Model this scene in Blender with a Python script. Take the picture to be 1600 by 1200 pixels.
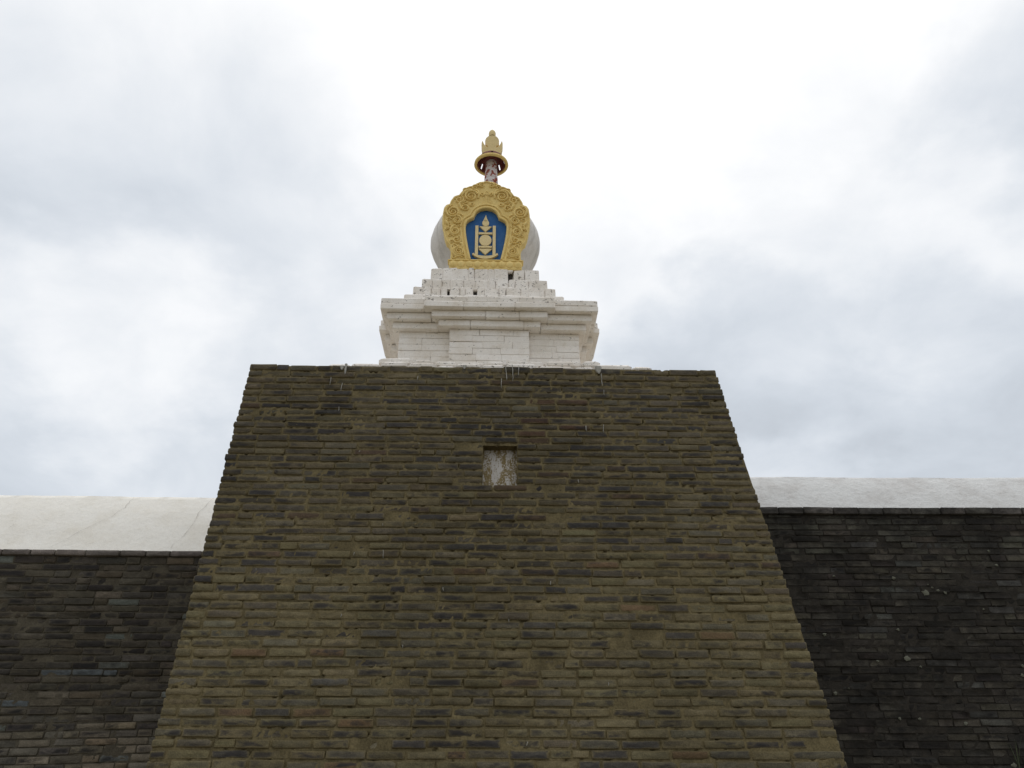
import bpy, math, random
from mathutils import Vector, Matrix
R_ = math.radians
S = bpy.context.scene
for o in list(bpy.data.objects):
    bpy.data.objects.remove(o)

# ------------------------------------------------------------------ camera
EYE = 1.6
cam_d = bpy.data.cameras.new('camera'); cam = bpy.data.objects.new('camera', cam_d)
S.collection.objects.link(cam)
cam.location = (0, 0, EYE); cam.rotation_euler = (R_(90 + 26), 0, 0)
cam_d.sensor_width = 36; cam_d.lens = 36 * 1290 / 1600
cam_d.clip_start = 0.05; cam_d.clip_end = 4000
S.camera = cam
S.render.resolution_x = 1024; S.render.resolution_y = 768

# ------------------------------------------------------------------ light
SUN_EL, SUN_AZ = R_(60), R_(6)          # azimuth from +Y towards +X: behind the stupa, veiled by cloud
world = bpy.data.worlds.new('World'); S.world = world; world.use_nodes = True
nt = world.node_tree; N = nt.nodes; LK = nt.links
N.clear()


def nd(t, **kw):
    n = N.new(t)
    for k, v in kw.items():
        setattr(n, k, v)
    return n


def wmath(op, a, b=None, c=None, clamp=False):
    n = nd('ShaderNodeMath', operation=op); n.use_clamp = clamp
    for i, v in enumerate((a, b, c)):
        if v is None:
            continue
        if isinstance(v, (int, float)):
            n.inputs[i].default_value = v
        else:
            LK.new(v, n.inputs[i])
    return n.outputs[0]


sky = nd('ShaderNodeTexSky', sky_type='NISHITA'); sky.sun_disc = False
sky.sun_elevation = SUN_EL; sky.sun_rotation = SUN_AZ
tc = nd('ShaderNodeTexCoord')
sep = nd('ShaderNodeSeparateXYZ'); LK.new(tc.outputs['Generated'], sep.inputs[0])
zc = wmath('MAXIMUM', sep.outputs['Z'], 0.0)
den = wmath('ADD', zc, 0.38)
cmb = nd('ShaderNodeCombineXYZ')
LK.new(wmath('DIVIDE', sep.outputs['X'], den), cmb.inputs[0])
LK.new(wmath('DIVIDE', sep.outputs['Y'], den), cmb.inputs[1])


def wnoise(scale, detail, rough, off, vec=None, dist=0.0):
    m = nd('ShaderNodeMapping'); m.inputs['Location'].default_value = off
    LK.new(vec or cmb.outputs[0], m.inputs['Vector'])
    n = nd('ShaderNodeTexNoise'); n.inputs['Scale'].default_value = scale
    n.inputs['Detail'].default_value = detail; n.inputs['Roughness'].default_value = rough
    n.inputs['Distortion'].default_value = dist
    LK.new(m.outputs[0], n.inputs['Vector'])
    return n


n1 = wnoise(2.3, 8, 0.52, (3.1, 1.7, 0.4), dist=0.25)
n2 = wnoise(5.0, 9, 0.56, (7.3, 2.2, 1.1), dist=0.3)
wv = wnoise(3.2, 6, 0.55, (0.4, 5.2, 2.3))
warp = nd('ShaderNodeVectorMath', operation='SUBTRACT'); LK.new(wv.outputs['Color'], warp.inputs[0])
warp.inputs[1].default_value = (0.5, 0.5, 0.5)
wsc = nd('ShaderNodeVectorMath', operation='SCALE'); LK.new(warp.outputs[0], wsc.inputs[0]); wsc.inputs['Scale'].default_value = 0.42
dirw = nd('ShaderNodeVectorMath', operation='ADD'); LK.new(tc.outputs['Generated'], dirw.inputs[0]); LK.new(wsc.outputs[0], dirw.inputs[1])
nrm = nd('ShaderNodeVectorMath', operation='NORMALIZE'); LK.new(dirw.outputs[0], nrm.inputs[0])

lum = wmath('ADD', wmath('MULTIPLY_ADD', zc, 0.27, 0.62), wmath('MULTIPLY', wmath('POWER', zc, 5.0), 0.78))   # overcast dome: brighter towards the zenith
lum = wmath('ADD', lum, wmath('MULTIPLY', wmath('SUBTRACT', n1.outputs['Fac'], 0.5), 0.24))
lum = wmath('ADD', lum, wmath('MULTIPLY', wmath('SUBTRACT', n2.outputs['Fac'], 0.5), 0.36))
CLOUDS = [  # direction, outer angle, inner angle, brightness
    ((0.03, 0.68, 0.73), 18, 3, 0.05), ((0.08, 0.78, 0.62), 15, 3, 0.10), ((-0.449, 0.77, 0.453), 9, 1, 0.12),
    ((-0.36, 0.62, 0.70), 20, 4, -0.06), ((0.46, 0.82, 0.34), 11, 3, -0.13), ((0.25, 0.85, 0.46), 8, 2, -0.14),
    ((0.53, 0.61, 0.60), 8, 1, -0.12), ((0.36, 0.74, 0.57), 17, 2, 0.07), ((-0.25, 0.80, 0.52), 10, 2, 0.0),
]
for d, ao, ai, w in CLOUDS:
    dp = nd('ShaderNodeVectorMath', operation='DOT_PRODUCT'); LK.new(nrm.outputs[0], dp.inputs[0])
    dp.inputs[1].default_value = Vector(d).normalized()
    mr = nd('ShaderNodeMapRange', interpolation_type='SMOOTHSTEP')
    mr.inputs['From Min'].default_value = math.cos(R_(ao)); mr.inputs['From Max'].default_value = math.cos(R_(ai))
    LK.new(dp.outputs['Value'], mr.inputs['Value'])
    lum = wmath('MULTIPLY_ADD', mr.outputs[0], w, lum)
tint = nd('ShaderNodeMapRange', interpolation_type='SMOOTHSTEP'); LK.new(lum, tint.inputs['Value'])
tint.inputs['From Min'].default_value = 0.6; tint.inputs['From Max'].default_value = 1.0
cmix = nd('ShaderNodeMix', data_type='RGBA'); LK.new(tint.outputs[0], cmix.inputs['Factor'])
cmix.inputs['A'].default_value = (9.2, 9.88, 10.7, 1); cmix.inputs['B'].default_value = (10.0, 10.05, 10.1, 1)
cl = nd('ShaderNodeVectorMath', operation='SCALE'); LK.new(cmix.outputs['Result'], cl.inputs[0]); LK.new(lum, cl.inputs['Scale'])
smix = nd('ShaderNodeMix', data_type='RGBA'); smix.inputs['Factor'].default_value = 0.94
LK.new(sky.outputs[0], smix.inputs['A']); LK.new(cl.outputs[0], smix.inputs['B'])
bg = nd('ShaderNodeBackground'); bg.inputs['Strength'].default_value = 0.1
LK.new(smix.outputs['Result'], bg.inputs['Color'])
wo = nd('ShaderNodeOutputWorld'); LK.new(bg.outputs[0], wo.inputs['Surface'])

sun_d = bpy.data.lights.new('sun', 'SUN'); sun_d.energy = 0.7; sun_d.angle = R_(25); sun_d.color = (1, 0.96, 0.9)
sun = bpy.data.objects.new('sun', sun_d); S.collection.objects.link(sun)
sdir = Vector((math.sin(SUN_AZ) * math.cos(SUN_EL), math.cos(SUN_AZ) * math.cos(SUN_EL), math.sin(SUN_EL)))
sun.rotation_euler = sdir.to_track_quat('Z', 'Y').to_euler(); sun.location = (3, 20, 40)

S.view_settings.view_transform = 'Standard'; S.view_settings.look = 'None'
S.view_settings.gamma = 1; S.view_settings.exposure = 0.12
S.view_settings.use_curve_mapping = False

# ------------------------------------------------------------------ materials


class MT:
    def __init__(s, name):
        s.m = bpy.data.materials.new(name); s.m.use_nodes = True
        s.t = s.m.node_tree; s.n = s.t.nodes; s.l = s.t.links
        s.b = s.n['Principled BSDF']
        s.b.inputs['Roughness'].default_value = 0.92
        s.b.inputs['Specular IOR Level'].default_value = 0.18
        s.geo = s.n.new('ShaderNodeNewGeometry')

    def node(s, t, **kw):
        n = s.n.new(t)
        for k, v in kw.items():
            setattr(n, k, v)
        return n

    def put(s, sock, v):
        if isinstance(v, bpy.types.NodeSocket):
            s.l.new(v, sock)
        elif isinstance(v, (tuple, list)) and len(v) == 3 and sock.type == 'RGBA':
            sock.default_value = (*v, 1)
        else:
            sock.default_value = v

    def math(s, op, a, b=None, c=None, clamp=False):
        n = s.node('ShaderNodeMath', operation=op); n.use_clamp = clamp
        for i, v in enumerate((a, b, c)):
            if v is not None:
                s.put(n.inputs[i], v)
        return n.outputs[0]

    def noise(s, scale, detail=5, rough=0.55, stretch=(1, 1, 1), off=(0, 0, 0), dist=0.0, vec=None):
        m = s.node('ShaderNodeMapping'); m.inputs['Scale'].default_value = stretch; m.inputs['Location'].default_value = off
        s.l.new(vec or s.geo.outputs['Position'], m.inputs['Vector'])
        n = s.node('ShaderNodeTexNoise'); n.inputs['Scale'].default_value = scale
        n.inputs['Detail'].default_value = detail; n.inputs['Roughness'].default_value = rough
        n.inputs['Distortion'].default_value = dist
        s.l.new(m.outputs[0], n.inputs['Vector'])
        return n.outputs['Fac']

    def ramp(s, v, a, b, lo=0.0, hi=1.0):
        n = s.node('ShaderNodeMapRange', interpolation_type='SMOOTHSTEP')
        s.put(n.inputs['Value'], v)
        n.inputs['From Min'].default_value = a; n.inputs['From Max'].default_value = b
        n.inputs['To Min'].default_value = lo; n.inputs['To Max'].default_value = hi
        return n.outputs[0]

    def mix(s, f, a, b, blend='MIX'):
        n = s.node('ShaderNodeMix', data_type='RGBA', blend_type=blend)
        s.put(n.inputs['Factor'], f); s.put(n.inputs['A'], a); s.put(n.inputs['B'], b)
        return n.outputs['Result']

    def scale(s, c, f):
        n = s.node('ShaderNodeVectorMath', operation='SCALE'); s.put(n.inputs[0], c); s.put(n.inputs['Scale'], f)
        return n.outputs[0]

    def bump(s, h, strength, dist):
        n = s.node('ShaderNodeBump'); n.inputs['Strength'].default_value = strength; n.inputs['Distance'].default_value = dist
        s.put(n.inputs['Height'], h)
        if s.b.inputs['Normal'].links:
            s.l.new(s.b.inputs['Normal'].links[0].from_socket, n.inputs['Normal'])
        s.l.new(n.outputs[0], s.b.inputs['Normal'])

    def color(s, c):
        s.put(s.b.inputs['Base Color'], c); return s.m


def brick_mat(name, joined, mortar, smear, soot, lichen=False):
    k = MT(name)
    if joined:
        a = k.node('ShaderNodeAttribute', attribute_name='bcol'); col, alp = a.outputs['Color'], a.outputs['Alpha']
    else:
        a = k.node('ShaderNodeObjectInfo'); col, alp = a.outputs['Color'], a.outputs['Alpha']
    uv = k.node('ShaderNodeAttribute', attribute_name='buv')
    sp = k.node('ShaderNodeSeparateXYZ'); k.l.new(uv.outputs['Vector'], sp.inputs[0])
    au = k.math('ABSOLUTE', sp.outputs[0]); av = k.math('ABSOLUTE', sp.outputs[1])
    edge = k.math('MAXIMUM', k.math('POWER', au, 8.0), k.math('POWER', av, 2.4))
    med = k.noise(16, 6, 0.6, (0.7, 0.7, 1.2))
    fine = k.noise(95, 5, 0.6)
    blot = k.noise(6.5, 7, 0.62, (0.75, 0.75, 1.6), (4, 2, 9), 0.4)
    c = k.scale(col, k.math('MULTIPLY', k.ramp(fine, 0.25, 0.75, 0.74, 1.26), k.ramp(med, 0.25, 0.75, 0.78, 1.2)))
    # soot and firing marks towards the middle of a brick
    sm = k.math('MULTIPLY', k.ramp(blot, 0.41, 0.61), k.math('SUBTRACT', 1.0, edge, clamp=True))
    c = k.mix(k.math('MULTIPLY', sm, alp), c, soot)
    # mortar washed over the arrises
    e2 = k.ramp(k.math('ADD', edge, k.math('MULTIPLY', k.math('SUBTRACT', k.noise(11, 7, 0.62, (0.8, 0.8, 1.5), (6, 3, 1)), 0.5), 2.3)), 0.15, 1.05)
    c = k.mix(k.math('MULTIPLY', e2, smear), c, k.scale(mortar, k.ramp(fine, 0.2, 0.8, 0.75, 1.2)))
    c = k.scale(c, k.ramp(k.noise(0.75, 5, 0.6, (1, 1, 0.55), (5, 1, 2)), 0.32, 0.66, 1.16, 0.80))
    if lichen:
        lv = k.ramp(k.noise(2.0, 9, 0.68, (1, 1, .8), off=(1, 5, 3)), 0.40, 0.62)
        c = k.mix(k.math('MULTIPLY', lv, 0.72), c, (0.012, 0.011, 0.010))
    k.bump(med, 0.75, 0.016); k.bump(fine, 0.8, 0.005)
    return k.color(c)


def rgb(*v):
    return tuple(v)


MORT_A = (0.132, 0.106, 0.054); MORT_L = (0.072, 0.062, 0.044); MORT_R = (0.030, 0.026, 0.021)
M = {}
M['bas_i'] = brick_mat('bastion_brick', False, MORT_A, 0.85, (0.034, 0.031, 0.030))
M['bas_j'] = brick_mat('bastion_brick_courses', True, MORT_A, 0.85, (0.034, 0.031, 0.030))
M['lft_i'] = brick_mat('left_wall_brick', False, MORT_L, 0.5, (0.018, 0.017, 0.017))
M['lft_j'] = brick_mat('left_wall_brick_courses', True, MORT_L, 0.5, (0.018, 0.017, 0.017))
M['rgt_i'] = brick_mat('right_wall_brick', False, MORT_R, 0.55, (0.011, 0.010, 0.010), True)
M['rgt_j'] = brick_mat('right_wall_brick_courses', True, MORT_R, 0.55, (0.011, 0.010, 0.010), True)


def mortar_mat(name, c0):
    k = MT(name)
    f = k.noise(60, 6, 0.6); g = k.noise(5, 5, 0.6)
    c = k.scale(c0, k.math('MULTIPLY', k.ramp(f, 0.2, 0.8, 0.65, 1.25), k.ramp(g, 0.3, 0.7, 0.7, 1.2)))
    k.bump(f, 0.7, 0.006); k.bump(g, 0.4, 0.02)
    return k.color(c)


M['mort_a'] = mortar_mat('tan_mortar', MORT_A)
M['mort_l'] = mortar_mat('grey_mortar', MORT_L)
M['mort_r'] = mortar_mat('dark_mortar', MORT_R)


def white_mat(name, base, dirt, amount, chips, bumpd=0.006, streak=False):
    k = MT(name)
    g = k.noise(2.6, 6, 0.6); m = k.noise(14, 6, 0.6); f = k.noise(70, 5, 0.6)
    c = k.mix(k.math('MULTIPLY', k.ramp(g, 0.38, 0.72), amount), base, dirt)
    c = k.mix(k.math('MULTIPLY', k.ramp(m, 0.5, 0.75), amount * 0.8), c, dirt)
    if streak:
        st = k.noise(7, 6, 0.6, (1, 1, 0.16), (2, 8, 1), 0.3)
        c = k.mix(k.ramp(st, 0.5, 0.72, 0, 0.5), c, (0.34, 0.32, 0.29))
    ch = k.noise(26, 7, 0.68, (1, 1, 1.5), (9, 1, 4))
    c = k.mix(k.ramp(ch, chips, chips + 0.03, 0, 0.85), c, (0.13, 0.115, 0.10))
    c = k.scale(c, k.ramp(f, 0.2, 0.8, 0.92, 1.06))
    k.bump(m, 0.5, bumpd * 2); k.bump(f, 0.4, bumpd * 0.5)
    return k.color(c)


M['white'] = white_mat('whitewash', (0.84, 0.80, 0.75), (0.62, 0.54, 0.43), 0.5, 0.63)
M['white_spot'] = white_mat('weathered_whitewash', (0.83, 0.79, 0.74), (0.58, 0.51, 0.42), 0.6, 0.585)
M['dome'] = white_mat('dome_plaster', (0.74, 0.71, 0.68), (0.52, 0.49, 0.44), 0.6, 0.70, 0.01, True)
M['plaster_l'] = white_mat('cream_plaster', (0.78, 0.755, 0.70), (0.64, 0.59, 0.50), 0.4, 0.74, 0.008)
M['plaster_r'] = white_mat('grey_rough_plaster', (0.62, 0.62, 0.61), (0.46, 0.44, 0.42), 0.6, 0.68, 0.02)


def paint_mat(name, col, worn, amt, rough=0.7):
    k = MT(name); k.b.inputs['Roughness'].default_value = rough; k.b.inputs['Specular IOR Level'].default_value = 0.3
    g = k.noise(9, 6, 0.6); f = k.noise(60, 5, 0.6)
    c = k.mix(k.math('MULTIPLY', k.ramp(g, 0.4, 0.75), amt), col, worn)
    c = k.scale(c, k.ramp(f, 0.2, 0.8, 0.88, 1.1))
    k.bump(f, 0.3, 0.003)
    return k.color(c)


M['gold'] = paint_mat('ochre_paint', (0.76, 0.58, 0.23), (0.62, 0.43, 0.13), 0.6, 0.85)
M['gold_pale'] = paint_mat('pale_ochre_paint', (0.72, 0.57, 0.29), (0.58, 0.45, 0.21), 0.5)
M['blue'] = paint_mat('blue_paint', (0.022, 0.105, 0.30), (0.05, 0.15, 0.33), 0.5)
M['emblem'] = paint_mat('emblem_yellow_paint', (0.74, 0.60, 0.32), (0.62, 0.49, 0.25), 0.5)
k = MT('peeling_red_paint')
pn = k.noise(11, 6, 0.65, (1, 1, 0.8), (3, 3, 1)); f = k.noise(70, 4)
M['peel'] = k.color(k.mix(k.ramp(pn, 0.5, 0.53), (0.62, 0.57, 0.56), k.scale((0.30, 0.085, 0.06), k.ramp(f, 0.2, 0.8, 0.7, 1.2))))
M['red'] = paint_mat('dark_red_paint', (0.16, 0.04, 0.035), (0.07, 0.03, 0.03), 0.7)
M['hole'] = paint_mat('bare_dark_brick', (0.05, 0.043, 0.036), (0.03, 0.026, 0.022), 0.6, 0.95)
k = MT('niche_flaking_whitewash')
g = k.noise(9, 8, 0.7, (1.6, 1, 0.45), (2, 0, 1), 0.3); f = k.noise(60, 7, 0.75)
pk = k.ramp(k.math('ADD', g, k.math('MULTIPLY', f, 0.8)), 0.86, 0.96)
M['niche'] = k.color(k.mix(k.math('MULTIPLY', pk, 0.85), k.scale((0.20, 0.152, 0.072), k.ramp(f, 0.2, 0.8, 0.75, 1.25)), (0.52, 0.50, 0.48)))
k.bump(g, 0.5, 0.01)
M['drip'] = paint_mat('whitewash_drip', (0.32, 0.31, 0.28), (0.2, 0.19, 0.16), 0.7, 0.9)
M['lichen'] = paint_mat('pale_lichen', (0.13, 0.13, 0.10), (0.06, 0.065, 0.045), 0.9, 0.95)
M['crack'] = paint_mat('crack_grime', (0.36, 0.33, 0.29), (0.5, 0.46, 0.4), 0.7, 0.95)
k = MT('dry_grass_earth')
g = k.noise(0.5, 8, 0.65); f = k.noise(14, 7, 0.7)
c = k.mix(k.ramp(g, 0.35, 0.65), (0.15, 0.135, 0.075), (0.25, 0.205, 0.14))
c = k.scale(c, k.ramp(f, 0.25, 0.75, 0.6, 1.3)); k.bump(f, 0.8, 0.05)
M['earth'] = k.color(c)
M['leaf'] = paint_mat('weed_leaf', (0.045, 0.055, 0.028), (0.07, 0.07, 0.04), 0.8, 0.8)

# ------------------------------------------------------------------ mesh helpers
COL = S.collection


def tag(o, label=None, cat=None, group=None, kind=None):
    for kk, v in (('label', label), ('category', cat), ('group', group), ('kind', kind)):
        if v:
            o[kk] = v
    return o


def empty(name, loc, rz=0.0):
    o = bpy.data.objects.new(name, None); COL.objects.link(o); o.location = loc; o.rotation_euler = (0, 0, rz)
    o.empty_display_size = 0.3
    return o


class MB:
    def __init__(s):
        s.v = []; s.f = []

    def add(s, v, f):
        b = len(s.v); s.v += [tuple(p) for p in v]; s.f += [tuple(i + b for i in q) for q in f]; return s

    def box(s, x0, x1, y0, y1, z0, z1, bev=0.0, jit=0.0, rng=None):
        """box with all vertical and horizontal arrises chamfered when bev > 0"""
        if bev <= 0:
            v = [(x, y, z) for z in (z0, z1) for y in (y0, y1) for x in (x0, x1)]
            f = [(0, 2, 3, 1), (4, 5, 7, 6), (0, 1, 5, 4), (2, 6, 7, 3), (0, 4, 6, 2), (1, 3, 7, 5)]
        else:
            b = min(bev, (x1 - x0) * .4, (y1 - y0) * .4, (z1 - z0) * .4)
            def ring(z, ins):
                X0, X1, Y0, Y1 = x0 + ins, x1 - ins, y0 + ins, y1 - ins
                return [(X0 + b, Y0, z), (X1 - b, Y0, z), (X1, Y0 + b, z), (X1, Y1 - b, z), (X1 - b, Y1, z), (X0 + b, Y1, z), (X0, Y1 - b, z), (X0, Y0 + b, z)]
            v = ring(z0, b) + ring(z0 + b, 0) + ring(z1 - b, 0) + ring(z1, b)
            f = [tuple(reversed(range(8))), tuple(range(24, 32))]
            for r in range(3):
                for i in range(8):
                    j = (i + 1) % 8
                    f.append((r * 8 + i, r * 8 + j, r * 8 + 8 + j, r * 8 + 8 + i))
        if jit and rng:
            v = [(a + rng.uniform(-jit, jit), c + rng.uniform(-jit, jit), d + rng.uniform(-jit, jit)) for a, c, d in v]
        return s.add(v, f)

    def lathe(s, prof, n=32, c=(0, 0)):
        v = []; f = []
        for r, z in prof:
            for i in range(n):
                a = 2 * math.pi * i / n
                v.append((c[0] + r * math.cos(a), c[1] + r * math.sin(a), z))
        for kx in range(len(prof) - 1):
            for i in range(n):
                j = (i + 1) % n
                f.append((kx * n + i, kx * n + j, kx * n + n + j, kx * n + n + i))
        return s.add(v, f)

    def prism(s, pts, y0, y1):
        """outline in x,z (counter-clockwise seen from -y), extruded from y0 (front) to y1"""
        n = len(pts)
        v = [(x, y0, z) for x, z in pts] + [(x, y1, z) for x, z in pts]
        f = [tuple(range(n)), tuple(reversed(range(n, 2 * n)))]
        for i in range(n):
            j = (i + 1) % n
            f.append((i, n + i, n + j, j))
        return s.add(v, f)

    def tube(s, pts, rad, n=8, flat=1.0):
        """tube along a polyline that lies in the plane y = const; rad may be a list; flat squeezes it in y"""
        v = []; f = []; m = len(pts)
        for i, (x, y, z) in enumerate(pts):
            a = pts[max(i - 1, 0)]; b = pts[min(i + 1, m - 1)]
            d = Vector((b[0] - a[0], 0, b[2] - a[2]))
            d = d.normalized() if d.length > 1e-9 else Vector((1, 0, 0))
            sd = Vector((-d.z, 0, d.x)); r = rad[i] if isinstance(rad, list) else rad
            for q in range(n):
                t = 2 * math.pi * q / n
                v.append((x + sd.x * r * math.cos(t), y + r * flat * math.sin(t), z + sd.z * r * math.cos(t)))
        for i in range(m - 1):
            for q in range(n):
                w = (q + 1) % n
                f.append((i * n + q, i * n + w, i * n + n + w, i * n + n + q))
        f.append(tuple(range(n))); f.append(tuple(reversed(range((m - 1) * n, m * n))))
        return s.add(v, f)

    def mesh(s, name, mat, smooth=False, fix=True):
        me = bpy.data.meshes.new(name); me.from_pydata(s.v, [], s.f); me.materials.append(mat)
        if fix:
            import bmesh
            bm = bmesh.new(); bm.from_mesh(me); bmesh.ops.recalc_face_normals(bm, faces=bm.faces); bm.to_mesh(me); bm.free()
        if smooth:
            me.shade_smooth()
            if hasattr(me, 'set_sharp_from_angle'):
                me.set_sharp_from_angle(angle=R_(smooth if smooth is not True else 40))
        return me

    def build(s, name, mat, parent=None, smooth=False):
        o = bpy.data.objects.new(name, s.mesh(name, mat, smooth)); COL.objects.link(o); o.parent = parent
        return o


def brick_geo(rng, L, H, D, worn):
    """one worn brick: x along, z up, front face at y=0, body going to +y. about 48 triangles"""
    hx, hz = L / 2, H / 2
    def cj():
        return rng.choice((.35, .5, .7, 1.0, 1.0, 2.2)) * rng.uniform(.7, 1.1) * worn
    pts = []
    for sx, sz in ((-1, -1), (1, -1), (1, 1), (-1, 1)):
        a, b = cj() * 1.5, cj()
        p, q = (sx * (hx - a), sz * hz), (sx * hx, sz * (hz - b))
        pts += [p, q] if (sx, sz) in ((1, -1), (-1, 1)) else [q, p]
        if (sx, sz) == (-1, -1):
            pts.append((rng.uniform(-.3, .3) * hx, -hz + rng.uniform(-.3, .5) * worn * .6))
        if (sx, sz) == (1, 1):
            pts.append((rng.uniform(-.3, .3) * hx, hz - rng.uniform(-.3, .5) * worn * .6))
    n = len(pts)
    bev = worn * rng.uniform(0.7, 1.1)
    v = []
    for x, z in pts:
        v.append((x * (1 - bev / hx) + rng.uniform(-.004, .004), rng.uniform(0, .0055), z * (1 - bev / hz) + rng.uniform(-.0025, .0025)))
    for x, z in pts:
        v.append((x, bev * 0.9, z))
    for x, z in pts:
        v.append((x, D, z))
    f = [tuple(range(n))]
    for r in (0, n):
        for i in range(n):
            j = (i + 1) % n
            f.append((r + i, r + n + i, r + n + j, r + j))
    uv = [(x / hx, z / hz, 0) for x, z in pts]
    uv = [(a * (1 - bev / hx), b * (1 - bev / hz), 0) for a, b, _ in uv] + uv + uv
    return v, f, uv


def brick_mesh(name, geo, mat):
    v, f, uv = geo
    me = bpy.data.meshes.new(name); me.from_pydata(v, [], f); me.materials.append(mat)
    at = me.attributes.new('buv', 'FLOAT_VECTOR', 'POINT'); at.data.foreach_set('vector', [c for q in uv for c in q])
    me.shade_smooth()
    return me


class Joined:
    def __init__(s):
        s.v = []; s.f = []; s.uv = []; s.c = []

    def add(s, geo, mat4, col):
        b = len(s.v); v, f, uv = geo
        s.v += [tuple(mat4 @ Vector(p)) for p in v]; s.f += [tuple(i + b for i in q) for q in f]
        s.uv += uv; s.c += [col] * len(v)

    def build(s, name, mat, parent):
        me = bpy.data.meshes.new(name); me.from_pydata(s.v, [], s.f); me.materials.append(mat)
        at = me.attributes.new('buv', 'FLOAT_VECTOR', 'POINT'); at.data.foreach_set('vector', [c for q in s.uv for c in q])
        ac = me.attributes.new('bcol', 'FLOAT_COLOR', 'POINT'); ac.data.foreach_set('color', [c for q in s.c for c in q])
        me.shade_smooth()
        o = bpy.data.objects.new(name, me); COL.objects.link(o); o.parent = parent
        o['kind'] = 'stuff'
        return o


def frame(O, U, Nout, T):
    """brick axes (x along U, y into the wall, z along T) -> world"""
    m = Matrix.Identity(4)
    for i, a in enumerate((U, -Nout, T)):
        for r in range(3):
            m[r][i] = a[r]
    m.translation = O
    return m


BL, BH = 0.325, 0.068


class Wall:
    """lays brick courses on a leaning plane; (u, t) are metres along and up the face"""
    def __init__(s, root, O, U, Nout, T, mats, seed, worn=0.010, proud=0.010, wob=0.006):
        s.root = root; s.F = frame(O, U, Nout, T); s.rng = random.Random(seed)
        s.mats = mats; s.worn = worn; s.proud = proud; s.wob = wob
        s.geos = [brick_geo(s.rng, BL, BH, 0.10, worn * s.rng.choice((.45, .6, .8, 1.0, 1.25))) for _ in range(36)]
        s.deep = [brick_geo(s.rng, BL, BH, 0.17, worn * 1.2) for _ in range(10)]
        s.mesh = [brick_mesh('brick', g, mats[0]) for g in s.geos]
        s.mesh_d = [brick_mesh('brick', g, mats[0]) for g in s.deep]
        s.join = Joined(); s.count = 0; s.ragged = False; s.bed = 0.011
        s.inv = Matrix.Translation(-Vector(root.location))

    def shear(s, u, t):
        return 0.0

    def place(s, u0, u1, t0, t1, col, single, corner=False):
        r = s.rng
        L = u1 - u0; H = t1 - t0
        uc, tcn = (u0 + u1) / 2, (t0 + t1) / 2
        tcn += s.shear(uc, tcn) + s.wob * 0.6 * math.sin(uc * 2.3 + t0 * 5.1) + s.wob * 0.35 * math.sin(uc * 6.1 + t0 * 17)
        sl = (s.shear(uc + .1, tcn) - s.shear(uc - .1, tcn)) / .2
        y = -s.proud + r.uniform(-1, 1) * 0.0065 + (-0.010 if r.random() < .04 else 0) + (0.008 if r.random() < .05 else 0)
        loc = Matrix.Translation((uc, y, tcn)) @ Matrix.Rotation(-sl + r.gauss(0, .006), 4, 'Y') @ Matrix.Rotation(r.gauss(0, .012), 4, 'Z') @ Matrix.Rotation(r.gauss(0, .03), 4, 'X')
        flip = -1 if r.random() < .5 else 1
        if flip < 0:
            loc = loc @ Matrix.Rotation(math.pi, 4, 'Y')
        sc = Matrix.Diagonal((L / BL, 1, H / BH, 1))
        pool = range(len(s.deep)) if corner else range(len(s.geos))
        i = r.choice(list(pool))
        w = s.inv @ s.F @ loc @ sc
        if single:
            o = bpy.data.objects.new('brick', s.mesh_d[i] if corner else s.mesh[i]); COL.objects.link(o)
            o.parent = s.root; o.matrix_basis = w; o.color = col
            s.count += 1
        else:
            s.join.add(s.deep[i] if corner else s.geos[i], w, col)

    def row(s, a, b, t0, t1, colf, singlef, first_corner=False, last_corner=False, joint=0.015, short=0.10):
        r = s.rng; u = a
        nxt = r.uniform(.35, 1.0) * BL
        while u < b - 0.02:
            L = nxt
            end = u + L
            if b - end < 0.13:
                end = b
                if end - u > 0.44:
                    end = u + (b - u) * r.uniform(.45, .55)
            jt = r.uniform(.4, 1.3) * joint
            hj = r.uniform(-.003, .003)
            last = end >= b - 1e-6
            col = colf((u + end) / 2, (t0 + t1) / 2, r)
            s.place(u, end - (0 if last else jt), t0 + s.bed * .45 + hj, t1 - s.bed * .55 + r.uniform(-.003, .002) - (r.choice((0, 0, .004, .01, .02)) if s.ragged else 0), col, singlef((u + end) / 2, (t0 + t1) / 2),
                    (first_corner and u == a) or (last_corner and last))
            u = end
            q = r.random()
            nxt = BL * (r.uniform(.42, .62) if q < short else r.uniform(.9, 1.1))

    def finish(s, name='brick_courses'):
        if s.join.v:
            return s.join.build(name, s.mats[1], s.root)


def sheet(F, inv, urange, t0, t1, step, amp, seed, mat, name, parent, hole=None, y=0.0, shear=None):
    """mortar bed: an uneven sheet in the wall plane"""
    rng = random.Random(seed); mb = MB()
    nt_ = max(2, int((t1 - t0) / step)); ul0, ur0 = urange(t0)
    nu = max(2, int((ur0 - ul0) / step))
    W = inv @ F
    for j in range(nt_ + 1):
        t = t0 + (t1 - t0) * j / nt_
        a, b = urange(t)
        for i in range(nu + 1):
            u = a + (b - a) * i / nu
            tt = t + (shear(u, t) if shear else 0)
            mb.v.append(tuple(W @ Vector((u, y + rng.gauss(0, amp) + (0.03 if rng.random() < .025 else 0), tt))))
    for j in range(nt_):
        t = t0 + (t1 - t0) * (j + .5) / nt_
        a, b = urange(t)
        for i in range(nu):
            u = a + (b - a) * (i + .5) / nu
            if hole and hole[0] < u < hole[1] and hole[2] < t < hole[3]:
                continue
            k0 = j * (nu + 1) + i
            mb.f.append((k0, k0 + 1, k0 + nu + 2, k0 + nu + 1))
    o = bpy.data.objects.new(name, mb.mesh(name, mat, True, fix=False)); COL.objects.link(o); o.parent = parent
    return o


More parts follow.
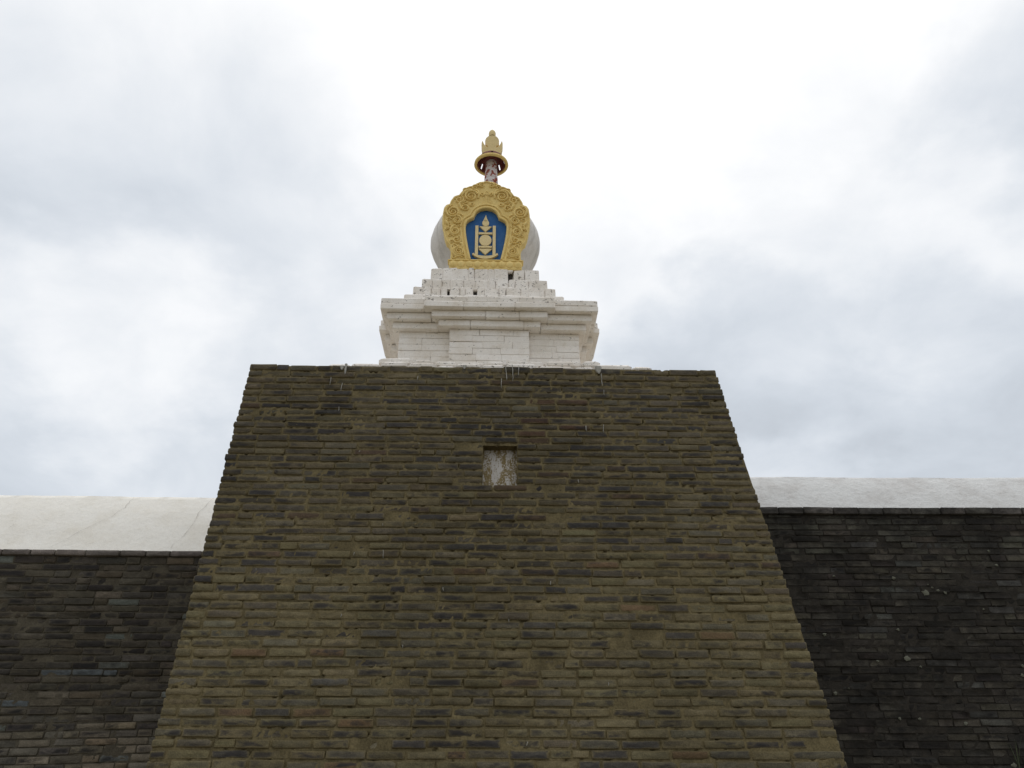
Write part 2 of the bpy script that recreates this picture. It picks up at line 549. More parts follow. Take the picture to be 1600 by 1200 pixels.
def jitcol(c, r, k=.14):
    m = 1 + r.gauss(0, k)
    m = max(.55, min(1.5, m))
    return tuple(max(.004, x * m * (1 + r.gauss(0, .014))) for x in c)


# ------------------------------------------------------------------ setting
mb = MB(); n = 40
for j in range(n + 1):
    for i in range(n + 1):
        x = (i / n * 2 - 1); y = (j / n * 2 - 1)
        mb.v.append((1500 * x * abs(x), 1500 * y * abs(y), 0.0))
for j in range(n):
    for i in range(n):
        k0 = j * (n + 1) + i; mb.f.append((k0, k0 + 1, k0 + n + 2, k0 + n + 1))
tag(mb.build('ground', M['earth'], None), kind='structure')

YAW = R_(1.55)


def plane_axes(yaw, bat):
    U = Vector((math.cos(yaw), math.sin(yaw), 0))
    Nout = Vector((math.sin(yaw) * math.cos(bat), -math.cos(yaw) * math.cos(bat), math.sin(bat)))
    T = U.cross(-Nout).normalized()
    if T.z < 0:
        T = -T
    return U, Nout, T


# ------------------------------------------------------------------ brick bastion
BAT = R_(7.4)
bU, bN, bT = plane_axes(YAW, BAT)
bO = Vector((0, 7.47, EYE))
bastion = empty('brick_bastion', (-0.2, 8.6, 0))
tag(bastion, 'tall sloping olive-brown brick bastion carrying the white stupa', 'bastion', kind='thing')
T_TOP, T_BOT = 4.148, -1.62
uL = lambda t: -2.811 - (T_TOP - t) * 0.042
uR = lambda t: 2.240 + (T_TOP - t) * 0.138
NICHE = (-0.287, 0.066, 2.688, 3.176)
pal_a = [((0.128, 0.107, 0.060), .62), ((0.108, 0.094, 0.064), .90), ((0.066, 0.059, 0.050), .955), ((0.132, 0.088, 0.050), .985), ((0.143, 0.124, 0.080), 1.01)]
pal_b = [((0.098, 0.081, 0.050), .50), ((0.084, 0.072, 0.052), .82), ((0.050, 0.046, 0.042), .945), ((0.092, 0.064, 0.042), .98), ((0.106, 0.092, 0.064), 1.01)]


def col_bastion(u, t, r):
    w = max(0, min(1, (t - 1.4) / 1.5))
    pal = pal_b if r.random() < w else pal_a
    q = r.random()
    for c, lim in pal:
        if q < lim:
            break
    if .1 < u < .75 and 2.9 < t < 3.7 and r.random() < .22:
        c = (0.090, 0.056, 0.037)
    al = r.choice((0, .25, .55, .8, .95, 1.0))
    return (*jitcol(c, r, .10), al)


SINGLE_TOP = [0.12, 1.62]
bw = Wall(bastion, bO, bU, bN, bT, (M['bas_i'], M['bas_j']), 11, worn=0.0105, proud=0.0085)
bw.bed = 0.0165
rows = []
t = T_BOT
while t < T_TOP - 0.02:
    h = 0.0825 if t < 1.9 else 0.0785
    h *= 1 + bw.rng.uniform(-.05, .05)
    if T_TOP - (t + h) < 0.045:
        h = T_TOP - t
    rows.append((t, t + h)); t += h
for (t0, t1) in rows:
    tm = (t0 + t1) / 2; bw.ragged = t1 > T_TOP - .01
    a, b = uL(tm) + bw.rng.uniform(-.004, .004) - (.012 if bw.rng.random() < .1 else 0), uR(tm) + bw.rng.uniform(-.004, .004) - (.02 if bw.rng.random() < .12 else 0)
    sf = lambda u, tt: SINGLE_TOP[0] < tt < SINGLE_TOP[1] and bw.count < 300
    if NICHE[2] < tm < NICHE[3]:
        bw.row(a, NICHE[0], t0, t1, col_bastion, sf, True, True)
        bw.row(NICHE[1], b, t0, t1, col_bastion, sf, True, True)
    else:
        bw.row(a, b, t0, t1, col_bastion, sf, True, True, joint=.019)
# flanks: the same courses running back to the curtain wall
DEPTH = 4.2


def world_pt(u, t, y=0.0):
    return bw.F @ Vector((u, y, t))


for side, ufun in ((-1, uL), (1, uR)):
    p0, p1 = world_pt(ufun(T_BOT), T_BOT), world_pt(ufun(T_TOP), T_TOP)
    Ts = (p1 - p0).normalized()
    back = Vector((-math.sin(YAW), math.cos(YAW), 0))
    Us = back * (1 if side > 0 else -1)
    Nn = Us.cross(Ts).normalized()
    if Nn.x * side < 0:
        Nn = -Nn
    sw = Wall(bastion, p0, Us, Nn, Ts, (M['bas_i'], M['bas_j']), 50 + side, worn=0.0105, proud=0.003)
    Lside = (p1 - p0).length
    fac = Lside / (T_TOP - T_BOT)
    for (t0, t1) in rows:
        a, b = (0.185, DEPTH) if side > 0 else (-DEPTH, -0.185)
        sw.row(a, b, (t0 - T_BOT) * fac, (t1 - T_BOT) * fac, lambda u, t, r: col_bastion(9, t + T_BOT, r), lambda u, t: False)
    sw.finish('flank_brick_courses')
bw.finish('brick_courses')
sheet(bw.F, bw.inv, lambda t: (uL(t) + .010, uR(t) - .010), T_BOT, T_TOP - .02, 0.030, 0.0026, 5, M['mort_a'], 'mortar_face', bastion, (NICHE[0] - .002, NICHE[1] + .002, NICHE[2] - .0, NICHE[3] + .0), y=0.003)
# core behind the brick skin, as four slabs so that the niche stays open, plus the flat top
mb = MB()
def quad_core(y0, y1, ins):
    v = []
    for t_ in (T_BOT, T_TOP - .03):
        for y_, (dy) in ((y0, 0), (y1, 1)):
            a = bw.inv @ (world_pt(uL(t_) + ins, t_)); b = bw.inv @ (world_pt(uR(t_) - ins, t_))
            bk = Vector((-math.sin(YAW), math.cos(YAW), 0))
            v += [a + bk * y_, b + bk * y_]
    mb.add(v, [(0, 1, 3, 2), (4, 6, 7, 5), (0, 4, 5, 1), (2, 3, 7, 6), (0, 2, 6, 4), (1, 5, 7, 3)])
quad_core(0.20, DEPTH, 0.035)
mb.build('core', M['mort_a'], bastion)
# niche lining and flaking whitewashed panel
mbn = MB(); W = bw.inv @ bw.F
n0, n1_, m0, m1 = NICHE; ND = 0.15
def slab(mb, u0, u1, t0, t1, y0, y1):
    v = [W @ Vector((u, y, t)) for t in (t0, t1) for y in (y0, y1) for u in (u0, u1)]
    mb.add(v, [(0, 2, 3, 1), (4, 5, 7, 6), (0, 1, 5, 4), (2, 6, 7, 3), (0, 4, 6, 2), (1, 3, 7, 5)])
slab(mbn, n0 - .03, n0 + .004, m0 - .02, m1 + .03, 0.012, ND + .02)
slab(mbn, n1_ - .004, n1_ + .03, m0 - .02, m1 + .03, 0.012, ND + .02)
slab(mbn, n0 + .004, n1_ - .004, m1 - .004, m1 + .03, 0.012, ND + .02)
slab(mbn, n0 + .004, n1_ - .004, m0 - .02, m0 + .004, 0.012, ND + .02)
nich = mbn.build('niche', M['mort_a'], bastion)
tag(nich, label='small square recess with flaking whitewashed back')
mbp = MB(); rng = random.Random(3); gu, gt = 14, 18
for j in range(gt + 1):
    for i in range(gu + 1):
        u = n0 + .004 + (n1_ - n0 - .008) * i / gu; t = m0 + .004 + (m1 - m0 - .008) * j / gt
        mbp.v.append(tuple(W @ Vector((u, 0.115 + rng.gauss(0, .0025) + 0.012 * math.sin(i * .5) * .4, t))))
for j in range(gt):
    for i in range(gu):
        k0 = j * (gu + 1) + i; mbp.f.append((k0, k0 + 1, k0 + gu + 2, k0 + gu + 1))
pp = bpy.data.objects.new('plaster_panel', mbp.mesh('plaster_panel', M['niche'], True, False)); COL.objects.link(pp); pp.parent = nich
# whitewash runs below the stupa and droppings
rng = random.Random(21)
def streak(root, Wm, u, t, ln, w, mat, name, y=-0.021, wander=.01):
    mb = MB(); k0 = max(3, int(ln / .03)); x = u
    pts = []
    for i in range(k0 + 1):
        f_ = i / k0; x += rng.uniform(-wander, wander) * .4
        ww = w * (1 - .5 * f_) * rng.uniform(.6, 1.2) * (.25 if i == k0 else 1)
        pts.append((x, t - ln * f_, ww))
    v = []
    for x, tt, ww in pts:
        for dx, yy in ((-ww / 2, y + .012), (-ww * .3, y), (ww * .3, y), (ww / 2, y + .012)):
            v.append(Wm @ Vector((x + dx, yy, tt)))
    f = [(i * 4 + q, i * 4 + q + 1, i * 4 + q + 5, i * 4 + q + 4) for i in range(len(pts) - 1) for q in range(3)]
    return mb.add(v, f).build(name, mat, root)
for u, t, ln, w in ((-1.78, 4.15, .14, .03), (-1.82, 4.12, .05, .07), (-1.93, 3.97, .10, .008), (-1.80, 3.9, .10, .008), (-.05, 4.16, .20, .013), (0.02, 4.16, .22, .012),
                    (-.10, 3.98, .13, .010), (.09, 4.14, .12, .010), (.95, 4.16, .10, .07), (.98, 4.06, .16, .012), (1.0, 3.85, .07, .008), (-1.0, 4.0, .05, .008),
                    (-1.21, 2.02, .08, .010), (-1.8, 3.6, .05, .008), (.78, 3.4, .06, .012), (.97, 3.42, .10, .008), (-.5, 4.15, .05, .06)):
    streak(bastion, W, u, t, ln, w, M['drip'], 'paint_drip')
for i in range(14):
    streak(bastion, W, rng.uniform(-2.4, 2.2), rng.uniform(.2, 3.2), rng.uniform(.018, .04), rng.uniform(.005, .010), M['drip'], 'paint_drip')

# ------------------------------------------------------------------ curtain walls


def curtain(name, label, O, yaw, bat, u0, u1, t_top, t_bot, vis, mats, mort, colf, seed, worn, shear, coping, coping_mat, edge_col, edge_h, limit, row_h, proud=0.006):
    U, Nn, T = plane_axes(yaw, bat)
    root = empty(name, ((O + U * (u0 + u1) / 2).x, (O + U * (u0 + u1) / 2).y + .4, 0)); tag(root, label, 'wall', kind='thing')
    w = Wall(root, O, U, Nn, T, mats, seed, worn=worn, proud=proud, wob=0.005)
    if shear:
        w.shear = shear
    t = t_bot; rws = []
    while t < t_top - .02:
        h = row_h * (1 + w.rng.uniform(-.06, .06))
        if t_top - (t + h) < .04:
            h = t_top - t
        rws.append((t, t + h)); t += h
    for a, b in rws:
        w.row(u0, u1, a, b, colf, lambda u, tt: vis(u, tt) and w.count < limit, joint=.012, short=.16)
    w.finish()
    sheet(w.F, w.inv, lambda t: (u0, u1), t_bot, t_top, .05, .003, seed + 1, mort, 'mortar_face', root, y=0.004)
    # projecting edging course under the coping
    ew = Wall(root, O, U, Nn, T, mats, seed + 7, worn=worn * 1.1, proud=0.042, wob=0.004)
    ew.deep = [brick_geo(ew.rng, BL, BH, 0.2, worn * 1.4) for _ in range(8)]; ew.mesh_d = [brick_mesh('edging_brick', g, mats[0]) for g in ew.deep]
    n_before = len(root.children)
    r = ew.rng; u = u0
    while u < u1:
        L = r.uniform(.24, .42)
        ew.place(u, u + L - .012, t_top, t_top + edge_h, edge_col(u, t_top, r), vis(u + L / 2, t_top - .1), True)
        u += L
    ew.finish('edging_courses')
    # sloped plaster coping: ridge profile swept along the wall
    run, rise, back = coping
    mb = MB(); rng = random.Random(seed + 3); W2 = w.inv @ w.F
    Z = Vector((0, 0, 1)); B = Vector((-math.sin(yaw), math.cos(yaw), 0))
    base = w.inv @ (O + T * (t_top + edge_h + .001))
    ns = int((u1 - u0) / .12); prof = []
    for i in range(13):
        f_ = i / 12; prof.append((-.025 + (run + .025) * f_, rise * (f_ + .07 * math.sin(math.pi * f_))))
    prof += [(run + .02, rise), (run + back, rise - .01), (run + back + .4, rise * .4), (run + back + .5, -.3)]
    for i in range(ns + 1):
        u = u0 + (u1 - u0) * i / ns
        for j, (py, pz) in enumerate(prof):
            a_ = .004 if 0 < j < 12 else .003
            wave = .007 * math.sin(u * 1.1 + j * .25) + .0035 * math.sin(u * 4.3 + j * .7)
            mb.v.append(tuple(base + U * u + B * (py + rng.gauss(0, a_) * .6) + Z * (pz + rng.gauss(0, a_) * .5 + (wave if j > 1 else 0) * .6)))
    m = len(prof)
    for i in range(ns):
        for j in range(m - 1):
            mb.f.append((i * m + j, i * m + m + j, i * m + m + j + 1, i * m + j + 1))
    cp = bpy.data.objects.new('coping', mb.mesh('coping', coping_mat, 50, False)); COL.objects.link(cp); cp.parent = root
    # body behind the brick skin
    b0 = [w.inv @ (O + U * uu + T * tt + B * yy) for tt in (t_bot, t_top + .01) for yy in (.06, 1.2) for uu in (u0, u1)]
    MB().add(b0, [(0, 2, 3, 1), (4, 5, 7, 6), (0, 1, 5, 4), (2, 6, 7, 3), (0, 4, 6, 2), (1, 3, 7, 5)]).build('core', mort, root)
    return root, w, base, U, B, cp


def left_cols(u, t, r):
    q = r.random()
    c = (0.068, 0.058, 0.043) if q < .45 else (0.054, 0.048, 0.039) if q < .7 else (0.036, 0.031, 0.027) if q < .88 else (0.072, 0.058, 0.040)
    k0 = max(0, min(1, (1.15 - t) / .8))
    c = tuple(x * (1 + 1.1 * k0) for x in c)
    for pu, pt in ((-4.98, 1.19), (-4.62, 1.19), (-5.43, .84), (-5.9, .63)):
        if abs(u - pu) < .17 and abs(t - pt) < .042:
            return (0.100, 0.112, 0.116, .5)
    if r.random() < .035:
        c = (0.092, 0.098, 0.086)
    return (*jitcol(c, r, .2), r.choice((0, .3, .7, .9)))


def right_cols(u, t, r):
    q = r.random()
    c = (0.052, 0.046, 0.036) if q < .5 else (0.038, 0.034, 0.028) if q < .78 else (0.064, 0.057, 0.044) if q < .93 else (0.036, 0.030, 0.026)
    if t > 2.6 and r.random() < .55:
        c = (0.066, 0.063, 0.05)
    elif r.random() < .06:
        c = (0.062, 0.060, 0.054)
    return (*jitcol(c, r, .2), r.choice((0, .3, .6, .9)))


YAWL = R_(2.3)
lO = Vector((-4.0, 9.63, EYE))
lw_root, lw, lbase, lU, lB, lcop = curtain(
    'brick_wall', 'dark brick wall left of the bastion under a smooth cream plaster coping', lO, YAWL, R_(5.5), -5.2, 1.3, 2.50, -1.6,
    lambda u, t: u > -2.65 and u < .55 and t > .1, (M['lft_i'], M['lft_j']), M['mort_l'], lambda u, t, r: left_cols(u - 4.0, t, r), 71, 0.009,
    lambda u, t: 0.024 * (u + .3) * max(0, min(1, (1.5 - t) / 1.3)), (.58, .87, .5), M['plaster_l'],
    lambda u, t, r: (*jitcol((0.15, 0.128, 0.115), r, .12), .3), .068, 300, 0.080)
rO = Vector((4.0, 9.80, EYE))
rw_root, rw, rbase, rU, rB, rcop = curtain(
    'brick_wall', 'blackened brick wall right of the bastion under a rough grey-white coping', rO, R_(0.4), R_(5.5), -1.6, 6.0, 3.10, -1.6,
    lambda u, t: u > -1.0 and u < 3.05 and t > .2, (M['rgt_i'], M['rgt_j']), M['mort_r'], right_cols, 91, 0.0038,
    None, (.40, .56, .5), M['plaster_r'],
    lambda u, t, r: (*jitcol((0.095, 0.088, 0.078), r, .2), .6), .085, 300, 0.079, 0.0045)

# ------------------------------------------------------------------ stupa (local frame: x right, y back, z up from the bastion top)
ST = Vector((-0.29, 9.38, 5.713))
stupa = empty('stupa', ST, YAW)
tag(stupa, 'whitewashed brick stupa with gold arched panel standing on the bastion', 'stupa')
rs = random.Random(8)


def piece(name, parent, x0, x1, y0, y1, z0, z1, mat, bev=.008, jit=.0025):
    """one painted block as an object of its own, origin at its centre"""
    cx, cy, cz = (x0 + x1) / 2, (y0 + y1) / 2, (z0 + z1) / 2
    mb = MB().box(x0 - cx, x1 - cx, y0 - cy, y1 - cy, z0 - cz, z1 - cz, bev, jit, rs)
    o = bpy.data.objects.new(name, mb.mesh(name, mat, 30)); COL.objects.link(o)
    o.parent = parent; o.location = (cx, cy, cz)
    o.rotation_euler = (rs.gauss(0, .004), rs.gauss(0, .003), rs.gauss(0, .004))
    return o


def run_x(name, parent, x0, x1, yf, dep, z0, z1, mat, lens, gap=.003, jy=.004, jz=.002, bev=.008, end=True):
    x = x0
    while x < x1 - 1e-4:
        L = rs.uniform(*lens)
        e = x + L
        if x1 - e < lens[0] * .45:
            e = x1
        d = rs.uniform(-jy, jy)
        piece(name, parent, x, e - gap, yf + d, yf + dep, z0 + .001, z1 - gap * .5 + rs.uniform(-jz, jz), mat, bev)
        x = e


def run_y(name, parent, y0, y1, xf, dep, sx, z0, z1, mat, lens, gap=.003, jy=.004, jz=.002, bev=.008):
    y = y0
    while y < y1 - 1e-4:
        L = rs.uniform(*lens); e = y + L
        if y1 - e < lens[0] * .45:
            e = y1
        d = rs.uniform(-jy, jy)
        xa, xb = (xf - d, xf + dep) if sx < 0 else (xf - dep, xf + d)
        piece(name, parent, xa, xb, y, e - gap, z0 + .001, z1 - gap * .5 + rs.uniform(-jz, jz), mat, bev)
        y = e


def solid(name, mat, parent, boxes, bev=0.01):
    mb = MB()
    for b in boxes:
        mb.box(*b, bev)
    return mb.build(name, mat, parent, 30)


# plinth
pl = solid('plinth', M['white_spot'], stupa, [(-1.70, 1.74, -1.26, 1.5, -.03, .022), (-1.16, 1.20, -1.20, 1.3, .02, .120)])
run_x('brick', pl, -1.755, 1.80, -1.345, .30, -.012, .056, M['white_spot'], (.2, .42), jy=.016, jz=.018, bev=.022)
run_x('brick', pl, -1.215, 1.24, -1.275, .24, .052, .136, M['white_spot'], (.2, .42), jy=.02, jz=.02, bev=.024)
for sx in (-1, 1):
    run_y('brick', pl, -1.02, 1.3, sx * 1.225 + .012, .24, sx, .052, .136, M['white_spot'], (.2, .42), jy=.02, jz=.02, bev=.024)
# base wall: square body with a projecting bay on every side
Z0, Z1 = .128, .612
bwl = solid('base_wall', M['white'], stupa, [(-.99, .99, -.99, .99, Z0, Z1)], 0)
nrow = 6; hh = (Z1 - Z0) / nrow
HW, BWd, PR = 1.04, .456, .08
for i in range(nrow):
    za, zb = Z0 + i * hh, Z0 + (i + 1) * hh
    k_ = dict(gap=.0006, jy=.0030, jz=.0008, bev=.0038)
    off = (i % 2) * .13
    ln = (.26, .40)
    run_x('brick', bwl, -HW, -BWd - .001, -HW, .2, za, zb, M['white'], ln, **k_)
    run_x('brick', bwl, BWd + .001, HW, -HW, .2, za, zb, M['white'], ln, **k_)
    run_x('brick', bwl, -BWd, BWd, -HW - PR, .28, za, zb, M['white'], ln, **k_)
    for sx in (-1, 1):
        run_y('brick', bwl, -HW + .205, -BWd - .001, sx * HW, .2, sx, za, zb, M['white'], (.4, .6), **k_)
        run_y('brick', bwl, -BWd, BWd, sx * (HW + PR), .28, sx, za, zb, M['white'], (.3, .5), **k_)
        run_y('brick', bwl, BWd + .001, HW, sx * HW, .2, sx, za, zb, M['white'], (.58, .6), **k_)
# cornice: three tiers, each wider than the one below, following the bays
tiers = [(.612, .700, 1.115, .585, .07), (.700, .790, 1.182, .665, .07), (.790, .866, 1.25, .75, .07), (.866, .945, 1.246, .742, .058)]
cor = solid('cornice', M['white'], stupa, [(-.98, .98, -.98, .98, .60, .94)], 0)
for ti, (za, zb, h, bw_, pr) in enumerate(tiers):
    mt = M['white_spot'] if ti == 3 else M['white']
    k_ = dict(gap=.0004, jy=.005, jz=.0015, bev=.009)
    ln = (.32, .62)
    run_x('cornice_block', cor, -h, -bw_ - .001, -h, .3, za, zb, mt, (.42, .6), **k_)
    run_x('cornice_block', cor, bw_ + .001, h, -h, .3, za, zb, mt, (.42, .6), **k_)
    run_x('cornice_block', cor, -bw_, bw_, -h - pr, .42, za, zb, mt, ln, **k_)
    for sx in (-1, 1):
        run_y('cornice_block', cor, -h + .305, -bw_ - .001, sx * h, .3, sx, za, zb, mt, (.4, .6), **k_)
        run_y('cornice_block', cor, -bw_, bw_, sx * (h + pr), .42, sx, za, zb, mt, (.5, .8), **k_)
        run_y('cornice_block', cor, bw_ + .001, h, sx * h, .3, sx, za, zb, mt, (.4, .6), **k_)
# stepped courses with proud headers
UX = -.065
steps = [(.945, 1.140, .953, -1.02), (1.140, 1.318, .860, -.93), (1.318, 1.488, .766, -.84), (1.488, 1.700, .672, -.76)]
stp = solid('stepped_courses', M['white_spot'], stupa, [(UX - hx + .07, UX + hx - .07, yf + .07, hx - .02, za - .02, zb - .012) for za, zb, hx, yf in steps], 0)
holes = {(1, 'x'): [(-.163, .078), (-.50, .030)], (3, 'x'): [(.245, .052)]}
for si, (za, zb, hx, yf) in enumerate(steps):
    mt = M['white_spot']
    if si == 0:
        run_x('brick', stp, UX - hx, UX + hx, yf, .14, za, zb, mt, (.25, .5), jy=.008, jz=.006, bev=.014)
    else:
        x = UX - hx; narrow = False; end = UX + hx
        while x < end - 1e-4:
            wd = rs.uniform(.06, .09) if narrow else rs.uniform(.11, .19)
            e = x + wd
            if end - e < .05:
                e = end
            hl = [q for q in holes.get((si, 'x'), []) if x <= q[0] < e]
            if hl:
                q0, qw = hl[0]
                if q0 - qw / 2 - x > .02:
                    piece('brick', stp, x, q0 - qw / 2, yf, yf + .14, za, zb - .012, mt, .012)
                piece('hole_back', stp, q0 - qw / 2 - .006, q0 + qw / 2 + .006, yf + .055, yf + .1, za, zb - .02, M['hole'], .004)
                piece('brick', stp, q0 - qw / 2 - .012, q0 + qw / 2 + .012, yf + .004, yf + .12, zb - .05, zb - .012, mt, .012, .005)
                if e - (q0 + qw / 2) > .02:
                    piece('brick', stp, q0 + qw / 2, e, yf, yf + .14, za, zb - .012, mt, .012)
            elif narrow:
                piece('brick', stp, x, e - .0005, yf - .007 + rs.uniform(-.009, .006), yf + .14, za, zb + rs.uniform(-.016, -.002), mt, .011, .006)
            else:
                zm = zb - rs.uniform(.004, .022)
                piece('brick', stp, x, e - .0005, yf + rs.uniform(-.006, .006), yf + .14, za, zm, mt, .011, .006)
            x = e; narrow = (not narrow) and rs.random() < .6
    for sx in (-1, 1):
        run_y('brick', stp, yf + .145, hx, UX + sx * hx, .14, sx, za, zb, mt, (.1, .3), jy=.008, jz=.008, bev=.012)
# dome
DC = (-.075, .09)
prof = [(.50, 1.66), (.515, 1.80), (.545, 2.0), (.60, 2.18), (.665, 2.33), (.72, 2.46), (.748, 2.57), (.752, 2.67), (.735, 2.77), (.69, 2.88), (.62, 2.98), (.53, 3.07), (.42, 3.15), (.34, 3.22), (.30, 3.28)]
fine_p = []
for i in range(len(prof) - 1):
    for q in range(3):
        f_ = q / 3; fine_p.append((prof[i][0] * (1 - f_) + prof[i + 1][0] * f_, prof[i][1] * (1 - f_) + prof[i + 1][1] * f_))
fine_p.append(prof[-1])
mb = MB().lathe(fine_p, 72, DC)
rd = random.Random(4)
ph = [rd.uniform(0, 6) for _ in range(6)]
mb.v = [(DC[0] + (x - DC[0]) * (1 + .008 * math.sin(5 * z + ph[0] + 2 * math.atan2(y, x)) + .006 * math.sin(9 * z + 5 * math.atan2(y, x) + ph[1])),
         DC[1] + (y - DC[1]) * (1 + .008 * math.sin(5 * z + ph[2] + 3 * math.atan2(y, x))), z) for x, y, z in mb.v]
mb.f.append(tuple(range(len(fine_p) * 72 - 72, len(fine_p) * 72)))
mb.build('dome', M['dome'], stupa, 80)
# square block on the dome, then the ringed spire
SC = (-.012, .09)
solid('harmika', M['white_spot'], stupa, [(SC[0] - .22, SC[0] + .22, SC[1] - .22, SC[1] + .22, 3.27, 3.40), (SC[0] - .25, SC[0] + .25, SC[1] - .25, SC[1] + .25, 3.40, 3.45)], .012)
sprof = []
zz = 3.45; nring = 9
for i in range(nring):
    r0 = .118 - .046 * i / nring; dz = (4.20 - 3.45) / nring
    sprof += [(r0 - .008, zz), (r0, zz + dz * .2), (r0 - .003, zz + dz * .8), (r0 - .010, zz + dz * .97)]
    zz += dz
sprof.append((.066, 4.23))
mb = MB().lathe(sprof, 32, SC); mb.build('spire', M['peel'], stupa, 60)
# umbrella: gold rim and a dark red flaring underside pierced by small slots
umb = MB().lathe([(.209, 4.062), (.238, 4.056), (.250, 4.072), (.246, 4.095), (.212, 4.118), (.207, 4.095), (.209, 4.062)], 48, SC).build('umbrella', M['gold'], stupa, 40)
pr_b = [(.209, 4.085), (.200, 4.112), (.186, 4.15), (.172, 4.19), (.135, 4.225), (.085, 4.245), (.060, 4.25)]
mb = MB(); nseg = 48
mbv = MB().lathe(pr_b, nseg, SC)
keep = []
for fi, fc in enumerate(mbv.f):
    ring, seg = divmod(fi, nseg)
    if ring in (1, 2) and seg % 6 in (0,):
        continue
    keep.append(fc)
mbv.f = keep
inner = mbv.build('canopy_lining', M['red'], umb, 40)
sol = inner.modifiers.new('thick', 'SOLIDIFY'); sol.thickness = .008; sol.offset = 0
MB().lathe([(.07, 4.12), (.10, 4.15), (.125, 4.20), (.12, 4.24), (.06, 4.25)], 16, SC).build('capital', M['red'], umb)
MB().lathe([(.205, 4.125), (.200, 4.17), (.185, 4.21), (.14, 4.25), (.09, 4.27), (.05, 4.272)], 48, SC)
MB().lathe([(.12, 4.19), (.125, 4.21), (.115, 4.24), (.10, 4.255), (.02, 4.256)], 32, SC).build('cap', M['gold_pale'], umb, 40)
# crescent, sun disc and jewel
cx, cy = -.003, SC[1]
mo = []
na = 14
outer = [(-.118, 4.225), (-.133, 4.28), (-.148, 4.34), (-.157, 4.40), (-.155, 4.445), (-.146, 4.49), (-.139, 4.475)]
inn = [(-.122, 4.43), (-.100, 4.39), (-.068, 4.362), (-.03, 4.348), (0, 4.345)]
lef = outer + inn
full = [(a, b) for a, b in lef] + [(-a, b) for a, b in reversed(lef[:-1])]
full = [(cx + a, b) for a, b in full]
MB().prism(full, cy - .055, cy + .055).build('crescent', M['gold_pale'], stupa)
disc = [(cx + .104 * math.cos(2 * math.pi * i / 36), 4.49 + .120 * math.sin(2 * math.pi * i / 36)) for i in range(36)]
MB().prism(disc, cy - .04, cy + .04).build('sun_disc', M['gold_pale'], stupa, 30)
MB().prism([(cx - .062, 4.27), (cx + .062, 4.27), (cx + .062, 4.44), (cx - .062, 4.44)], cy - .05, cy + .05).build('sun_stem', M['gold_pale'], stupa)
MB().lathe([(.048, 4.615), (.052, 4.64), (.053, 4.675), (.048, 4.70), (.03, 4.728), (.012, 4.745), (.002, 4.757)], 24, (cx, cy)).build('jewel', M['gold_pale'], stupa, 50)
# ---- arched gold panel in front of the dome
PX, PZ = -.062, 1.731
PF, PB = -.74, -.63
half = [(-0.445, 0.085), (-0.441, 0.25), (-0.452, 0.306), (-0.482, 0.354), (-0.501, 0.366), (-0.528, 0.452), (-0.547, 0.545), (-0.544, 0.576), (-0.563, 0.626), (-0.567, 0.727),
        (-0.562, 0.816), (-0.551, 0.904), (-0.524, 0.952), (-0.48, 0.966), (-0.468, 1.018), (-0.428, 1.09), (-0.386, 1.111), (-0.365, 1.114), (-0.335, 1.164),
        (-0.278, 1.236), (-0.226, 1.263), (-0.179, 1.27), (-0.153, 1.301), (-0.09, 1.338)]
outl = half + [(0, 1.351)] + [(-a, b) for a, b in reversed(half)]
oh = [(-0.187, 0.11), (-0.224, 0.286), (-0.256, 0.482), (-0.265, 0.607), (-0.258, 0.664), (-0.235, 0.708), (-0.192, 0.735), (-0.159, 0.751), (-0.149, 0.799), (-0.123, 0.851), (-0.078, 0.89)]
opn = oh + [(0, 0.911)] + [(-a, b) for a, b in reversed(oh)]


def resample(pts, n):
    d = [0]
    for a, b in zip(pts, pts[1:]):
        d.append(d[-1] + math.hypot(b[0] - a[0], b[1] - a[1]))
    out = []; k0 = 0
    for i in range(n):
        s = d[-1] * i / (n - 1)
        while k0 < len(d) - 2 and d[k0 + 1] < s:
            k0 += 1
        f_ = (s - d[k0]) / (d[k0 + 1] - d[k0] + 1e-12)
        out.append((pts[k0][0] * (1 - f_) + pts[k0 + 1][0] * f_, pts[k0][1] * (1 - f_) + pts[k0 + 1][1] * f_))
    return out


def smooth(pts, it=2):
    for _ in range(it):
        out = [pts[0]]
        for a, b in zip(pts, pts[1:]):
            out += [(a[0] * .75 + b[0] * .25, a[1] * .75 + b[1] * .25), (a[0] * .25 + b[0] * .75, a[1] * .25 + b[1] * .75)]
        pts = out + [pts[-1]]
    return pts


NS = 140
A = resample(outl, NS); Bp = resample(opn, NS)
mb = MB()
to3 = lambda p, y: (PX + p[0], y, PZ + p[1])
ringsP = [(A, PB), (A, PF + .012), ([(a[0] * .985 + b[0] * .015, a[1] * .985 + b[1] * .015) for a, b in zip(A, Bp)], PF), (Bp, PF), (Bp, PF + .062)]
for P_, y in ringsP:
    mb.v += [to3(p, y) for p in P_]
for r in range(len(ringsP) - 1):
    for i in range(NS - 1):
        mb.f.append((r * NS + i, r * NS + i + 1, r * NS + NS + i + 1, r * NS + NS + i))
    a, b = r * NS, r * NS + NS - 1
    mb.f.append((a, a + NS, b + NS, b))
panel = mb.build('gold_panel', M['gold'], stupa, 30)
tag(panel, label='scalloped gold panel with scrolls round a blue niche')
MB().prism([(PX - .60 + .14, PZ + .06)] + [to3(p, 0)[::2] for p in A[6:-6]] + [(PX + .46, PZ + .06)], PB - .008, PB + .05)
mb = MB(); mb.v = [to3(p, PF + .05) for p in Bp]; mb.f = [tuple(range(NS))]
bl = [(p[0] * 1.04, p[1] if p[1] > .12 else p[1] - .01) for p in Bp]
MB().prism([to3(p, 0)[::2] for p in bl], PF + .05, PF + .075).build('blue_recess', M['blue'], panel)
# mouldings round the opening and along the rim


